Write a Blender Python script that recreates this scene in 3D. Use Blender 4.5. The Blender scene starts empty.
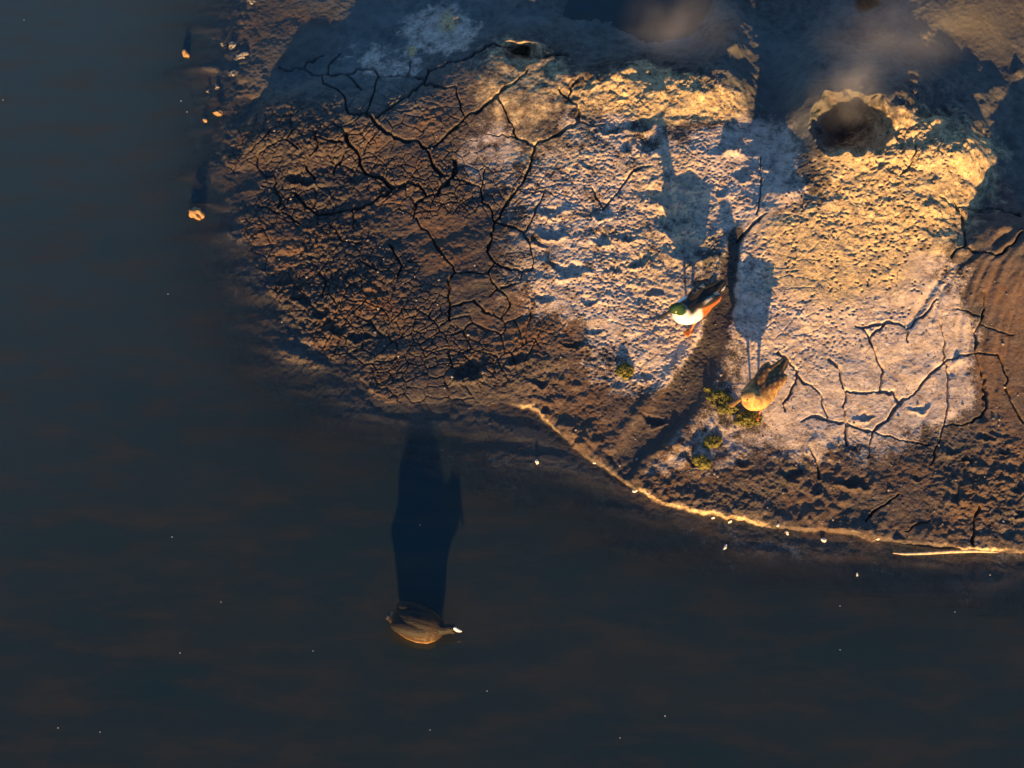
import bpy, bmesh, math, random
import numpy as np
from collections import deque
random.seed(7); rng = np.random.default_rng(7)
R = math.radians
scene = bpy.context.scene
col = scene.collection

# ------------------------------------------------------------------ camera
TILT, DIST, FPX = R(28), 8.5, 1407.0
CAM = np.array([0.0, -DIST*math.sin(TILT), DIST*math.cos(TILT)])
cd = bpy.data.cameras.new('camera'); cam = bpy.data.objects.new('camera', cd); col.objects.link(cam)
cam.location = CAM; cam.rotation_euler = (TILT, 0, 0)
cd.sensor_fit = 'HORIZONTAL'; cd.angle = 2*math.atan(512/FPX); cd.clip_start = .1; cd.clip_end = 3000
scene.camera = cam
# ------------------------------------------------------------------ light
SUN_EL = R(7.2)
w = bpy.data.worlds.new('World'); scene.world = w; w.use_nodes = True
nt = w.node_tree
sky = nt.nodes.new('ShaderNodeTexSky'); sky.sky_type = 'NISHITA'; sky.sun_disc = False
sky.sun_elevation = SUN_EL; sky.sun_rotation = math.pi; sky.air_density = 1.0; sky.dust_density = .3; sky.ozone_density = 3.6
nt.nodes['Background'].inputs['Strength'].default_value = .10
nt.links.new(sky.outputs[0], nt.nodes['Background'].inputs[0])
sd = bpy.data.lights.new('sun', 'SUN'); sd.energy = 5.0; sd.angle = R(.5); sd.color = (1.0, .56, .175)
sun = bpy.data.objects.new('sun', sd); col.objects.link(sun); sun.rotation_euler = (math.pi/2-SUN_EL, 0, 0)
vs = scene.view_settings
vs.view_transform = 'Standard'; vs.look = 'None'; vs.gamma = 1; vs.exposure = 1.55; vs.use_curve_mapping = False

# ------------------------------------------------------------------ helpers
def at(px, py, z=0.0):
    """where the line of sight through a pixel of the photograph meets height z"""
    u = (np.asarray(px, float)-512)/FPX; v = (384-np.asarray(py, float))/FPX
    c, s = math.cos(TILT), math.sin(TILT)
    dy = v*c+s; dz = v*s-c
    k = (z-CAM[2])/dz
    return u*k, CAM[1]+dy*k, z+0*k
def proj(X, Y, Z):
    c, s = math.cos(TILT), math.sin(TILT)
    x, y, z = X-CAM[0], Y-CAM[1], Z-CAM[2]
    yc = y*c+z*s; zc = -y*s+z*c
    return 512+FPX*x/(-zc), 384-FPX*yc/(-zc)
def sm(a, b, x):
    t = np.clip((x-a)/(b-a), 0, 1); return t*t*(3-2*t)
def hsh(ix, iy, seed):
    h = (ix.astype(np.int64)*374761393+iy.astype(np.int64)*668265263+seed*1442695041) & 0xffffffff
    h = ((h ^ (h >> 13))*1274126177) & 0xffffffff
    h = ((h ^ (h >> 16))*2246822519) & 0xffffffff
    return ((h ^ (h >> 15)) & 0xffffff)/16777216.0
def vn(x, y, seed=0):
    ix = np.floor(x); iy = np.floor(y); fx = x-ix; fy = y-iy
    fx = fx*fx*fx*(fx*(fx*6-15)+10); fy = fy*fy*fy*(fy*(fy*6-15)+10)
    a = hsh(ix, iy, seed); b = hsh(ix+1, iy, seed); c = hsh(ix, iy+1, seed); d = hsh(ix+1, iy+1, seed)
    return ((a+(b-a)*fx)*(1-fy)+(c+(d-c)*fx)*fy)*2-1
def fbm(x, y, o=4, seed=0, g=.5):
    s = 0; a = 1.0
    for i in range(o):
        s = s+a*vn(x*(2**i)+i*17.3, y*(2**i)-i*9.1, seed+i); a *= g
    return s
def worley(x, y, seed=0):
    ix = np.floor(x); iy = np.floor(y)
    f1 = np.full(x.shape, 9.0); f2 = np.full(x.shape, 9.0)
    for i in (-1, 0, 1):
        for j in (-1, 0, 1):
            cx = ix+i; cy = iy+j
            d = np.hypot(cx+hsh(cx, cy, seed)-x, cy+hsh(cx, cy, seed+77)-y)
            f2 = np.where(d < f1, f1, np.minimum(f2, d)); f1 = np.minimum(f1, d)
    return f1, f2
def tag(o, label=None, cat=None, group=None, kind=None):
    if label: o['label'] = label
    if cat: o['category'] = cat
    if group: o['group'] = group
    if kind: o['kind'] = kind
    return o
def mesh_obj(name, verts, faces, mat, parent=None, smooth=True):
    me = bpy.data.meshes.new(name)
    me.from_pydata([tuple(v) for v in verts], [], [tuple(f) for f in faces]); me.update()
    if smooth: me.polygons.foreach_set('use_smooth', [True]*len(me.polygons))
    if mat: me.materials.append(mat)
    o = bpy.data.objects.new(name, me); col.objects.link(o); o.parent = parent
    return o
def quad_mesh(name, co, quads):
    me = bpy.data.meshes.new(name)
    me.vertices.add(len(co)); me.vertices.foreach_set('co', co.astype(np.float32).ravel())
    me.loops.add(quads.size); me.loops.foreach_set('vertex_index', quads.astype(np.int32).ravel())
    me.polygons.add(len(quads)); me.polygons.foreach_set('loop_start', np.arange(0, quads.size, 4, dtype=np.int32))
    me.polygons.foreach_set('use_smooth', np.ones(len(quads), bool))
    me.update(calc_edges=True)
    return me
def empty(name, loc):
    o = bpy.data.objects.new(name, None); col.objects.link(o); o.location = loc; o.empty_display_size = .1; return o

# ---- node helper
class NT:
    def __init__(s, name):
        s.m = bpy.data.materials.new(name); s.m.use_nodes = True; s.t = s.m.node_tree
        s.b = s.t.nodes.get('Principled BSDF'); s.out = s.t.nodes.get('Material Output')
    def n(s, typ, inp=None, **kw):
        nd = s.t.nodes.new(typ)
        for k, v in kw.items(): setattr(nd, k, v)
        for k, v in (inp or {}).items():
            if hasattr(v, 'is_linked'): s.t.links.new(v, nd.inputs[k])
            else: nd.inputs[k].default_value = v
        return nd
    def link(s, a, b): s.t.links.new(a, b)
    def noise(s, vec, scale, detail=4, rough=.55):
        return s.n('ShaderNodeTexNoise', {'Vector': vec, 'Scale': scale, 'Detail': detail, 'Roughness': rough}).outputs['Fac']
    def ramp(s, fac, a, b, c=(0, 0, 0, 1), d=(1, 1, 1, 1)):
        r = s.n('ShaderNodeValToRGB', {'Fac': fac}); e = r.color_ramp.elements
        e[0].position = a; e[1].position = b; e[0].color = c; e[1].color = d; return r.outputs[0]
    def mix(s, fac, a, b, blend='MIX'):
        nd = s.n('ShaderNodeMix', data_type='RGBA', blend_type=blend)
        for i, v in ((0, fac), (6, a), (7, b)):
            if hasattr(v, 'is_linked'): s.link(v, nd.inputs[i])
            else: nd.inputs[i].default_value = v
        return nd.outputs[2]
    def math(s, op, a, b=0.0):
        nd = s.n('ShaderNodeMath', operation=op)
        for i, v in ((0, a), (1, b)):
            if hasattr(v, 'is_linked'): s.link(v, nd.inputs[i])
            else: nd.inputs[i].default_value = v
        return nd.outputs[0]

# ------------------------------------------------------------------ materials
def mud_material():
    k = NT('mud')
    g = k.n('ShaderNodeNewGeometry').outputs['Position']
    z = k.n('ShaderNodeAttribute', attribute_name='zones')
    sep = k.n('ShaderNodeSeparateColor', {'Color': z.outputs['Color']})
    crust, yel, wet = sep.outputs[0], sep.outputs[1], sep.outputs[2]  # wet also carries the shade painted at the upper corners
    rust = z.outputs['Alpha']
    big = k.noise(g, 3.0, 5); mid = k.noise(g, 16, 6, .62); fine = k.noise(g, 95, 5, .65)
    base = k.mix(k.ramp(mid, .35, .68), (.036, .029, .029, 1), (.110, .088, .078, 1))
    base = k.mix(k.math('MULTIPLY', k.ramp(fine, .52, .72), .55), base, (.30, .25, .21, 1))
    base = k.mix(k.math('MULTIPLY', k.math('MULTIPLY', rust, .75), k.ramp(big, .42, .66)), base, (.20, .09, .034, 1))
    clay_shade = k.n('ShaderNodeAttribute', attribute_name='clay_shade').outputs['Fac']
    base = k.mix(k.math('MULTIPLY', clay_shade, .85), base, k.mix(k.ramp(k.math('ADD', k.math('MULTIPLY', big, .5), k.math('MULTIPLY', mid, .5)), .36, .64), (.065, .078, .085, 1), (.17, .19, .195, 1)))  # grey clay with the blue of shaded ground mixed into its colour
    # pale mineral crust, broken up
    cr = k.mix(k.ramp(mid, .3, .7), (.29, .225, .19, 1), (.60, .51, .455, 1))
    cr = k.mix(k.math('MULTIPLY', k.ramp(k.noise(g, 55, 4), .56, .66), .75), cr, (.13, .09, .07, 1))
    cf = k.math('ADD', k.math('ADD', crust, k.math('MULTIPLY', k.math('SUBTRACT', k.noise(g, 7, 4, .6), .5), 1.1)), k.math('MULTIPLY', k.math('SUBTRACT', k.math('ADD', k.math('MULTIPLY', mid, .5), k.math('MULTIPLY', fine, .5)), .5), 1.7))
    cf = k.math('MULTIPLY', k.ramp(cf, .3, .62), k.ramp(crust, .02, .2))
    c = k.mix(cf, base, cr)
    ye = k.mix(k.ramp(mid, .3, .7), (.27, .195, .115, 1), (.62, .475, .275, 1))
    ye = k.mix(k.math('MULTIPLY', k.ramp(k.noise(g, 60, 5, .6), .54, .62), .8), ye, (.085, .062, .045, 1))
    yf = k.math('ADD', yel, k.math('MULTIPLY', k.math('SUBTRACT', mid, .5), 1.1))
    c = k.mix(k.math('MULTIPLY', k.ramp(yf, .3, .7), k.ramp(yel, .02, .2)), c, ye)
    wf = k.math('MULTIPLY', k.ramp(k.math('ADD', wet, k.math('MULTIPLY', k.math('SUBTRACT', mid, .5), .5)), .15, .8), k.ramp(wet, 0, .1))
    c = k.mix(k.math('MULTIPLY', wf, .85), c, (.044, .038, .038, 1))
    k.link(c, k.b.inputs['Base Color'])
    k.link(k.math('SUBTRACT', .92, k.math('MULTIPLY', wf, .42)), k.b.inputs['Roughness'])
    k.b.inputs['Specular IOR Level'].default_value = .3
    h = k.math('ADD', k.math('MULTIPLY', k.noise(g, 130, 4, .65), .7), k.math('MULTIPLY', k.noise(g, 330, 3, .6), .3))
    bp = k.n('ShaderNodeBump', {'Height': h, 'Distance': .008, 'Strength': .9})
    k.link(bp.outputs[0], k.b.inputs['Normal'])
    return k.m
def water_material():
    k = NT('murky_water')
    g = k.n('ShaderNodeNewGeometry').outputs['Position']
    st = k.n('ShaderNodeMapping', {'Vector': g, 'Scale': (.45, 1.5, 1)}).outputs[0]
    a = k.noise(st, 1.5, 4, .5); b = k.noise(st, 5.0, 4, .6)
    c = k.mix(k.ramp(a, .36, .68), (.017, .036, .044, 1), (.029, .040, .041, 1))
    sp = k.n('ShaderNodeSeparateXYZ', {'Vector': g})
    far_left = k.ramp(k.math('ADD', k.math('ADD', k.math('MULTIPLY', sp.outputs[0], -.13), k.math('MULTIPLY', sp.outputs[1], .16)), k.math('MULTIPLY', a, .25)), .15, 1.0)   # paler and bluer towards the far left
    c = k.mix(far_left, c, (.036, .068, .082, 1))
    c = k.mix(k.math('MULTIPLY', k.ramp(b, .45, .75), .6), c, (.058, .046, .030, 1))
    dif = k.n('ShaderNodeSubsurfaceScattering', {'Color': c, 'Scale': .10, 'Radius': (1.0, .8, .7)}).outputs[0]
    tr = k.n('ShaderNodeBsdfTransparent', {'Color': (.9, .95, .97, 1)}).outputs[0]
    dep = k.n('ShaderNodeAttribute', attribute_name='depth').outputs['Fac']
    al = k.math('SUBTRACT', 1.0, k.math('POWER', 2.718, k.math('MULTIPLY', dep, -16.0)))
    al = k.math('ADD', k.math('MULTIPLY', al, .97), .03)
    body = k.n('ShaderNodeMixShader', {0: al, 1: tr, 2: dif}).outputs[0]
    bp = k.n('ShaderNodeBump', {'Height': k.noise(k.n('ShaderNodeMapping', {'Vector': g, 'Scale': (.6, 1.4, 1)}).outputs[0], 6, 3, .5), 'Distance': .02, 'Strength': .12})
    bk = k.n('ShaderNodeNewGeometry').outputs['Backfacing']
    fr = k.n('ShaderNodeFresnel', {'IOR': k.math('SUBTRACT', 1.333, k.math('MULTIPLY', bk, 1.333-1/1.333)), 'Normal': bp.outputs[0]}).outputs[0]
    gl = k.n('ShaderNodeBsdfGlossy', {'Color': (1, 1, 1, 1), 'Roughness': .06, 'Normal': bp.outputs[0]}).outputs[0]
    k.link(k.n('ShaderNodeMixShader', {0: fr, 1: body, 2: gl}).outputs[0], k.out.inputs['Surface'])
    return k.m
def simple(name, c1, c2, scale=40, rough=.8, bump=.3, bdist=.004, spec=.3):
    k = NT(name); g = k.n('ShaderNodeTexCoord').outputs['Object']
    n = k.noise(g, scale, 5, .6)
    k.link(k.mix(k.ramp(n, .35, .65), (*c1, 1), (*c2, 1)), k.b.inputs['Base Color'])
    k.b.inputs['Roughness'].default_value = rough; k.b.inputs['Specular IOR Level'].default_value = spec
    k.link(k.n('ShaderNodeBump', {'Height': k.noise(g, scale*3, 4), 'Distance': bdist, 'Strength': bump}).outputs[0], k.b.inputs['Normal'])
    return k.m
def feather_material():
    k = NT('plumage'); g = k.n('ShaderNodeTexCoord').outputs['Object']
    a = k.n('ShaderNodeAttribute', attribute_name='plumage').outputs['Color']
    st = k.n('ShaderNodeMapping', {'Vector': g, 'Scale': (32, 110, 110)}).outputs[0]
    n = k.noise(st, 1, 4, .6)
    k.link(k.mix(.55, a, k.mix(k.ramp(n, .3, .7), (.42, .42, .42, 1), (1.15, 1.15, 1.15, 1)), 'MULTIPLY'), k.b.inputs['Base Color'])
    k.b.inputs['Roughness'].default_value = .65; k.b.inputs['Specular IOR Level'].default_value = .3
    k.link(k.n('ShaderNodeBump', {'Height': n, 'Distance': .006, 'Strength': .7}).outputs[0], k.b.inputs['Normal'])
    return k.m
M_MUD = mud_material(); M_WATER = water_material(); M_FEATHER = feather_material()
M_CLOD = simple('clod_mud', (.16, .09, .045), (.36, .23, .12), 60)
M_CHIP = simple('mineral_chip', (.13, .115, .10), (.30, .27, .24), 70)
M_PALE = simple('pale_fleck', (.55, .50, .44), (.78, .73, .66), 90)
M_ALGAE = simple('algae', (.045, .05, .012), (.16, .14, .03), 55)
M_TWIG = simple('dry_twig', (.33, .24, .16), (.55, .43, .30), 50)
M_BILL = simple('dark_bill', (.02, .02, .02), (.04, .035, .03), 60, .45)
M_BILL_T = simple('tan_bill', (.16, .085, .03), (.24, .13, .05), 60, .5)
M_BILL_W = simple('white_bill', (.75, .72, .68), (.85, .82, .78), 60, .45)
M_EYE_Y = simple('yellow_eye', (.6, .4, .03), (.7, .5, .05), 20, .2)
M_EYE_D = simple('dark_eye', (.03, .01, .01), (.05, .015, .012), 20, .2)

# ------------------------------------------------------------------ terrain
SHORE = [(236, -300), (240, -120), (243, 0), (236, 50), (238, 95), (226, 135), (229, 170), (243, 215), (252, 255), (272, 292), (300, 330), (345, 368), (372, 392), (398, 403), (425, 408), (460, 407), (500, 404),
         (533, 409), (550, 426), (575, 448), (605, 470), (632, 486), (660, 503), (700, 514), (760, 525), (830, 532), (880, 541), (950, 549), (1024, 553), (1150, 562), (1400, 590)]
CP = [(p[0], p[1], 0.0) for p in SHORE[2:-1]] + [
 # left lobe
 (260, 160, .022), (300, 200, .04), (350, 160, .075), (400, 200, .085), (400, 300, .05), (350, 280, .035), (450, 250, .095), (500, 300, .09), (450, 350, .05), (520, 380, .045), (400, 370, .018), (300, 290, .02),
 # crest and the shaded side behind it
 (248, 140, .065), (266, 130, .10), (300, 118, .135), (350, 110, .15), (400, 97, .145), (440, 76, .17), (480, 62, .2), (258, 75, .018), (262, 104, .035), (300, 80, .030), (350, 74, .030), (400, 58, .045), (258, 40, .008), (300, 45, .013), (360, 42, .016), (430, 30, .05), (255, 10, .001), (300, 12, .001), (350, 8, .003), (395, 5, .006), (420, -40, -.002), (330, -60, -.02), (460, -60, .02), (460, 15, .06), (500, 0, .09), 
 # mound round the small vent
 (520, 100, .225), (560, 100, .245), (500, 125, .175), (540, 150, .195), (600, 150, .245), (520, 200, .16), (600, 250, .175), (560, 300, .132), (600, 350, .095), (600, 400, .06), (560, 400, .04), (525, 72, .235), (525, 35, .20), (560, 20, .13),
 # rim of the steaming pool
 (575, 62, .25), (620, 70, .295), (680, 72, .335), (720, 60, .355), (730, 45, .36), (752, 58, .20), (757, 95, .19), (750, 20, .15), (600, 110, .25), (660, 110, .295), (720, 110, .315), (690, 120, .31), (738, 95, .31), (600, 30, .13), (650, 40, .11), (700, 30, .12), (640, -20, .12), (735, 10, .16),
 # trough right of the rim
 (765, 60, .17), (775, 100, .18), (762, 125, .20), (735, 150, .27), (790, 182, .31), (792, 135, .28), (800, 40, .17), (780, 0, .12),
 # middle slope
 (700, 150, .305), (700, 200, .24), (680, 250, .19), (650, 300, .14), (700, 350, .12), (650, 400, .07), (650, 450, .045), (700, 480, .04), (750, 450, .065), (760, 400, .105), (760, 350, .15), (760, 300, .205), (770, 250, .265), (780, 210, .31), (640, 200, .215), (660, 170, .26),
 (850, 450, .065), (850, 400, .105), (850, 350, .15), (850, 300, .215), (850, 250, .29), (850, 200, .37), (850, 172, .42),
 (920, 450, .07), (920, 400, .105), (920, 350, .15), (910, 300, .22), (910, 250, .30), (920, 200, .385), (930, 150, .46), (952, 135, .46), (970, 150, .42),
 (850, 500, .04), (950, 510, .045), (1024, 500, .055), (750, 500, .04),
 (990, 450, .085), (1010, 400, .13), (1000, 350, .185), (1000, 300, .26), (1005, 255, .335), (1018, 234, .37), (1080, 240, .39), (1060, 350, .2), (1100, 450, .1), (985, 235, .335),
 (990, 212, .28), (1015, 195, .255), (1015, 165, .225), (990, 150, .24), (1070, 180, .22),
 # rim of the big mud pot
 (812, 92, .45), (835, 80, .49), (870, 84, .50), (902, 95, .52), (912, 120, .50), (893, 152, .47), (850, 162, .43), (815, 152, .40), (800, 115, .38),
 (850, 55, .33), (900, 55, .35), (945, 80, .29), (1000, 95, .22), (1040, 60, .20), (890, 15, .30), (955, 30, .30), (980, 8, .345), (1012, 25, .265), (830, 15, .23), (940, 20, .36), (960, -40, .36), (860, -60, .25),
 (1200, 100, .3), (1200, 400, .1), (700, -150, .15), (500, -150, .05), (900, -200, .2), (1200, -200, .15), (600, -420, -.3), (1000, -420, -.3), (1400, 0, -.2), (1400, 300, -.2), (1400, -400, -.5),
 # lake bed
 (205, 200, -.035), (150, 200, -.16), (205, 60, -.025), (150, 50, -.14), (100, 100, -.4), (250, 340, -.05), (250, 400, -.09), (300, 460, -.14), (340, 420, -.035), (300, 380, -.035), (450, 450, -.06), (400, 500, -.13), (500, 480, -.06), (560, 480, -.05), (620, 540, -.06), (750, 570, -.055),
 (900, 600, -.065), (1000, 620, -.07), (600, 620, -.35), (1024, 700, -.45), (500, 620, -.45), (0, 0, -.6), (0, 400, -.6), (0, 768, -.6), (500, 768, -.6), (1024, 800, -.6), (1400, 800, -.6), (-500, 400, -.7), (500, 1300, -.7), (100, -300, -.5)]
CP = np.array(CP, float)
def rbf_fit(P, c=18.0):
    d = np.hypot(P[:, None, 0]-P[None, :, 0], P[:, None, 1]-P[None, :, 1]); A = np.sqrt(d*d+c*c)/100
    n = len(P); B = np.zeros((n+1, n+1)); B[:n, :n] = A+np.eye(n)*-.004; B[:n, n] = 1; B[n, :n] = 1
    return np.linalg.solve(B, np.append(P[:, 2], 0)), c
RW, RC = rbf_fit(CP)
def zmacro(px, py):
    f = np.zeros(px.size); x = px.ravel(); y = py.ravel()
    for i, (a, b, _) in enumerate(CP): f += RW[i]*np.sqrt((x-a)**2+(y-b)**2+RC*RC)/100
    f = (f+RW[-1]).reshape(px.shape)
    # vents
    def pit(cx, cy, rx, ry, dep, pw=2.0, wob=.12):
        t = np.arctan2(py-cy, px-cx)
        qx_ = px+fbm(px/11, py/11, 3, 300)*3.2*min(1, rx/30); qy_ = py+fbm(px/11, py/11, 3, 310)*2.6*min(1, rx/30)
        d = np.hypot((qx_-cx)/rx, (qy_-cy)/ry)*(1+wob*np.sin(3*t+cx)+wob*.5*np.sin(5*t+cy))
        return dep*np.clip(1-np.clip(d, 0, 1)**pw, 0, 1)
    f = f-pit(852, 125, 44, 33, .34, 1.9, .05)
    f = f-pit(521, 54, 21, 13, .10, 2.0, .08)-pit(523, 52, 10, 7, .12)
    f = f-pit(866, 5, 14, 8, .12)
    return f
def seg_dist(px, py, pts):
    d = np.full(px.shape, 1e9)
    for (x0, y0), (x1, y1) in zip(pts[:-1], pts[1:]):
        dx, dy = x1-x0, y1-y0; t = np.clip(((px-x0)*dx+(py-y0)*dy)/(dx*dx+dy*dy+1e-9), 0, 1)
        d = np.minimum(d, np.hypot(px-x0-t*dx, py-y0-t*dy))
    return d
def inside(px, py, poly):
    r = np.zeros(px.shape, bool); n = len(poly)
    for i in range(n):
        x0, y0 = poly[i]; x1, y1 = poly[(i+1) % n]
        if y0 == y1: continue
        r ^= ((y0 > py) != (y1 > py)) & (px < (x1-x0)*(py-y0)/(y1-y0)+x0)
    return r
def axis(fine0, fine1, step, lo, hi):
    f = np.arange(fine0, fine1, step)
    def grow(a, end, sg):
        o = []; s = step
        while (a-end)*sg < 0:
            s = min(s*1.25, 40); a += sg*s; o.append(a)
        return o
    return np.array(grow(f[0], lo, -1)[::-1]+list(f)+grow(f[-1], hi, 1))
STEP = .78
AX = axis(205, 1034, STEP, -600, 1500); AY = axis(-8, 566, STEP, -450, 1250)
PX, PY = np.meshgrid(AX, AY)
wx = fbm(PX/14, PY/14, 3, 90)*3.0
wy = fbm(PX/14, PY/14, 3, 95)*2.2+fbm(PX/4.5, PY/4.5, 2, 97)*.9
ragged = 1.0-.2*sm(520, 620, PX)
sdist = seg_dist(PX+wx*ragged, PY+wy*ragged, SHORE)
land = inside(PX+wx*ragged, PY+wy*ragged, SHORE+[(1400, -300)])
sdist = np.where(land, sdist, -sdist)
Z = zmacro(PX, PY)
infr = (PY > -100) & (PX < 1200)
inlet = (PX < 425) & (PY < -12)
lowb = sm(520, 470, PX)*(PY > 110)
Z = np.where(land & infr, np.minimum(Z, Z*(1-lowb)+lowb*(.0005+.0011*np.maximum(sdist, 0)+.00006*np.maximum(sdist, 0)**2)), Z)
Z = np.where(infr & ~inlet, np.where(land, np.maximum(Z, .0008+.0003*np.minimum(sdist, 12)), np.minimum(Z, -.0015+.0012*np.maximum(sdist, -12))), Z)
scarp = sm(495, 545, PX); edge_noise = np.clip(.95+.5*vn(PX/13, PY/13, 5)+.35*vn(PX/5, PY/5, 6), .25, 1.6)
Z += np.where(infr, .036*scarp*sm(-1.2, 3.6, sdist)*(.45+.55*edge_noise*(1-sm(6, 30, sdist))), 0)
X, Y, _ = at(PX, PY, Z)

# zone masks ------------------------------------------------------------
nw1 = fbm(X*2.2, Y*2.2, 4, 11); nw2 = fbm(X*2.2+9, Y*2.2, 4, 21)
QX = PX+nw1*13; QY = PY+nw2*11
def blob(cx, cy, rx, ry, rot=0, soft=.45):
    c, s = math.cos(R(rot)), math.sin(R(rot))
    a = (QX-cx)*c+(QY-cy)*s; b = -(QX-cx)*s+(QY-cy)*c
    return 1-sm(1-soft, 1+soft, np.hypot(a/rx, b/ry))
def mx(*a):
    r = a[0]
    for b in a[1:]: r = np.maximum(r, b)
    return r
lobe = mx(blob(370, 250, 165, 150), blob(310, 170, 90, 70), blob(480, 330, 70, 60))*(1-.9*blob(525, 120, 60, 50))
vent_smooth = mx(blob(520, 95, 60, 50), blob(500, 160, 40, 35)*.5)
crust_zone = mx(blob(610, 230, 95, 120, 20), blob(720, 200, 70, 80), blob(640, 340, 60, 50), blob(800, 260, 90, 100))
plates = mx(blob(840, 380, 110, 75), blob(930, 360, 60, 70))
dome = mx(blob(1020, 330, 48, 110, 8, .3), blob(1000, 245, 40, 18))
lumpy = mx(blob(930, 485, 170, 55), blob(720, 480, 80, 40), blob(600, 410, 70, 45), blob(660, 440, 60, 50))
top = mx(blob(340, 40, 130, 65), blob(480, 10, 90, 35), blob(650, 10, 90, 45), .65*blob(900, 40, 160, 55))
STREAM = [(738, 236), (727, 268), (724, 300), (712, 340), (694, 376), (672, 408), (650, 436), (628, 462)]
sdm = seg_dist(PX+nw1*4, PY+nw2*4, STREAM)
sw = 7+13*sm(236, 420, PY)
stream = 1-sm(.55, 1.25, sdm/sw)

crust = np.clip(mx(.62*blob(610, 230, 100, 130, 20), .85*blob(730, 180, 70, 70), .75*blob(640, 330, 75, 60), .95*blob(830, 290, 120, 90), .95*plates, .5*blob(500, 165, 45, 45), .6*blob(445, 32, 45, 24), .45*blob(395, 62, 45, 20), .45*blob(690, 440, 60, 40)), 0, 1)
crust *= (1-.9*stream)*(1-.8*dome)*(1-.55*blob(560, 350, 60, 45))*(1-.5*blob(910, 500, 180, 45))
bedn = sm(-.25, .45, fbm(X*1.6+3, Y*6+X*.7, 3, 171))
crust = np.where(sdist < 1, np.maximum(.16*bedn*sm(1, -3, sdist), crust*sm(-4, 1, sdist)), crust)
yellow = np.clip(mx(.95*blob(905, 182, 85, 75), .7*blob(840, 250, 90, 60), .8*blob(655, 94, 90, 22), .55*blob(525, 85, 60, 45), 0.12*dome, .5*scarp*np.exp(-((sdist-2)/3.5)**2)*np.clip(.6+nw2, 0, 1.2), .4*blob(560, 140, 60, 40), .42*blob(625, 215, 100, 130)*np.clip(.45+1.3*nw2, 0, 1), 1.0*blob(415, 52, 10, 6), .8*blob(457, 22, 12, 7)), 0, 1)*(1-stream)  # sulphur yellow; sunlit gold also painted along the bank edge and small knobs
wet_shade = np.clip(mx(.75*stream, np.where(sdist > 0, .62*sm(44, -4, sdist), .12+.3*(1-bedn))*(1-scarp*.8*(sdist > 0)), .25*top, .6*blob(275, 30, 60, 40), .55*blob(975, 25, 70, 55), 1.0*lobe*np.clip(.62+.55*nw1, 0, 1), .3*blob(775, 80, 40, 60), .35*lumpy), 0, 1)  # wet mud; upper corners are darkened here to stand in for shade
wet_shade *= 1-.8*np.clip(mx(blob(440, 30, 55, 28), blob(395, 62, 55, 26)), 0, 1)
rust = np.clip(mx(.85*lobe, (.25+.6*bedn)*sm(2, -4, sdist), .9*blob(285, 30, 40, 16), .45*lumpy, .7*dome, .6*blob(545, 330, 50, 40)), 0, 1)

clay_shade = np.clip(mx(top*(1-.7*blob(275, 30, 60, 40)), .22*sm(0, -8, sdist), .8*blob(350, 70, 110, 50), .8*blob(770, 90, 50, 80), .45*blob(1000, 120, 80, 100), .6*blob(680, 215, 60, 60), .12*dome), 0, 1)  # clay and silt; patches over shaded ground paint in the blue of shade
CLAY_SHADE = clay_shade.ravel()
# relief ------------------------------------------------------------------
DZ = np.zeros_like(Z)
inl = sm(-8, 4, sdist)
DZ += fbm(X*5, Y*5, 3, 31)*.008*inl*(1-.6*dome)
DZ += fbm(X*3.4, Y*3.4, 4, 36, .55)*np.clip(.022*blob(300, 105, 90, 35)+.040*mx(blob(900, 95, 100, 60), blob(975, 170, 40, 60), blob(735, 60, 40, 50)*.6, blob(600, 65, 60, 20)*.5), 0, .04)*inl
rough = .4+1.0*lobe+.8*crust_zone+.75*lumpy-.55*plates-.75*vent_smooth-.25*stream-.3*dome-.1*top
yz_ = mx(blob(850, 240, 110, 95), blob(905, 170, 80, 60)*.7)
rough = np.clip(rough-.55*yz_-.3*crust_zone+.6*blob(440, 35, 70, 35), .12, 1.5)
ax_ = X*17; ay_ = Y*20
n_mid = fbm(ax_, ay_, 4, 41, .55)
rough *= np.clip(.75+.8*nw2, .3, 1.5)
DZ += n_mid*.0026*rough
f1, f2 = worley(X*22+n_mid*.3, Y*30, 51)
DZ += (np.minimum(f2-f1, .35)-.2)*.0060*np.clip(lobe+.4*lumpy, 0, 1)*inl          # scaly curled skin
f1, f2 = worley(X*30, Y*34, 61)
DZ -= sm(.34, .10, f1)*.008*np.clip(crust_zone*(1-.7*yz_)+.2*lumpy, 0, 1)*sm(-.2, .5, vn(X*7, Y*7, 3)+.25)   # pitted crust
f1, f2 = worley(X*11+n_mid*.25, Y*12, 71)
DZ += sm(.55, .0, f1)*.014*np.clip(lumpy*1.0+.2*lobe, 0, 1)*sm(.0, .5, vn(X*4, Y*4, 8)+.2)          # clods pressed in the mud
DZ += -np.abs(vn(X*6+n_mid*.4, Y*7, 13))*.010*crust_zone+.004*crust_zone
DZ += (fbm(X*45, Y*50, 3, 81, .65))*.0025*(.45+rough)
bu = X*math.cos(.35)+Y*math.sin(.35); bv = -X*math.sin(.35)+Y*math.cos(.35)
DZ += fbm(bu*1.7, bv*5.5, 3, 131)*.012*lobe+fbm(bu*3+4, bv*9, 3, 141)*.004*lobe
DZ += fbm(X*1.3, Y*6+X*.8, 3, 151)*.026*sm(0, -25, sdist)
DZ += fbm(X*20, Y*24, 3, 161)*.006*sm(22, 6, np.abs(sdist+4))*sm(540, 480, PX)
DZ -= .011*(1-sm(.3, 1.2, sdm/sw))*sm(228, 245, PY)
DZ += .016*np.exp(-((sdm/sw-1.25)/.35)**2)*sm(228, 245, PY)*sm(470, 430, PY)
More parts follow.
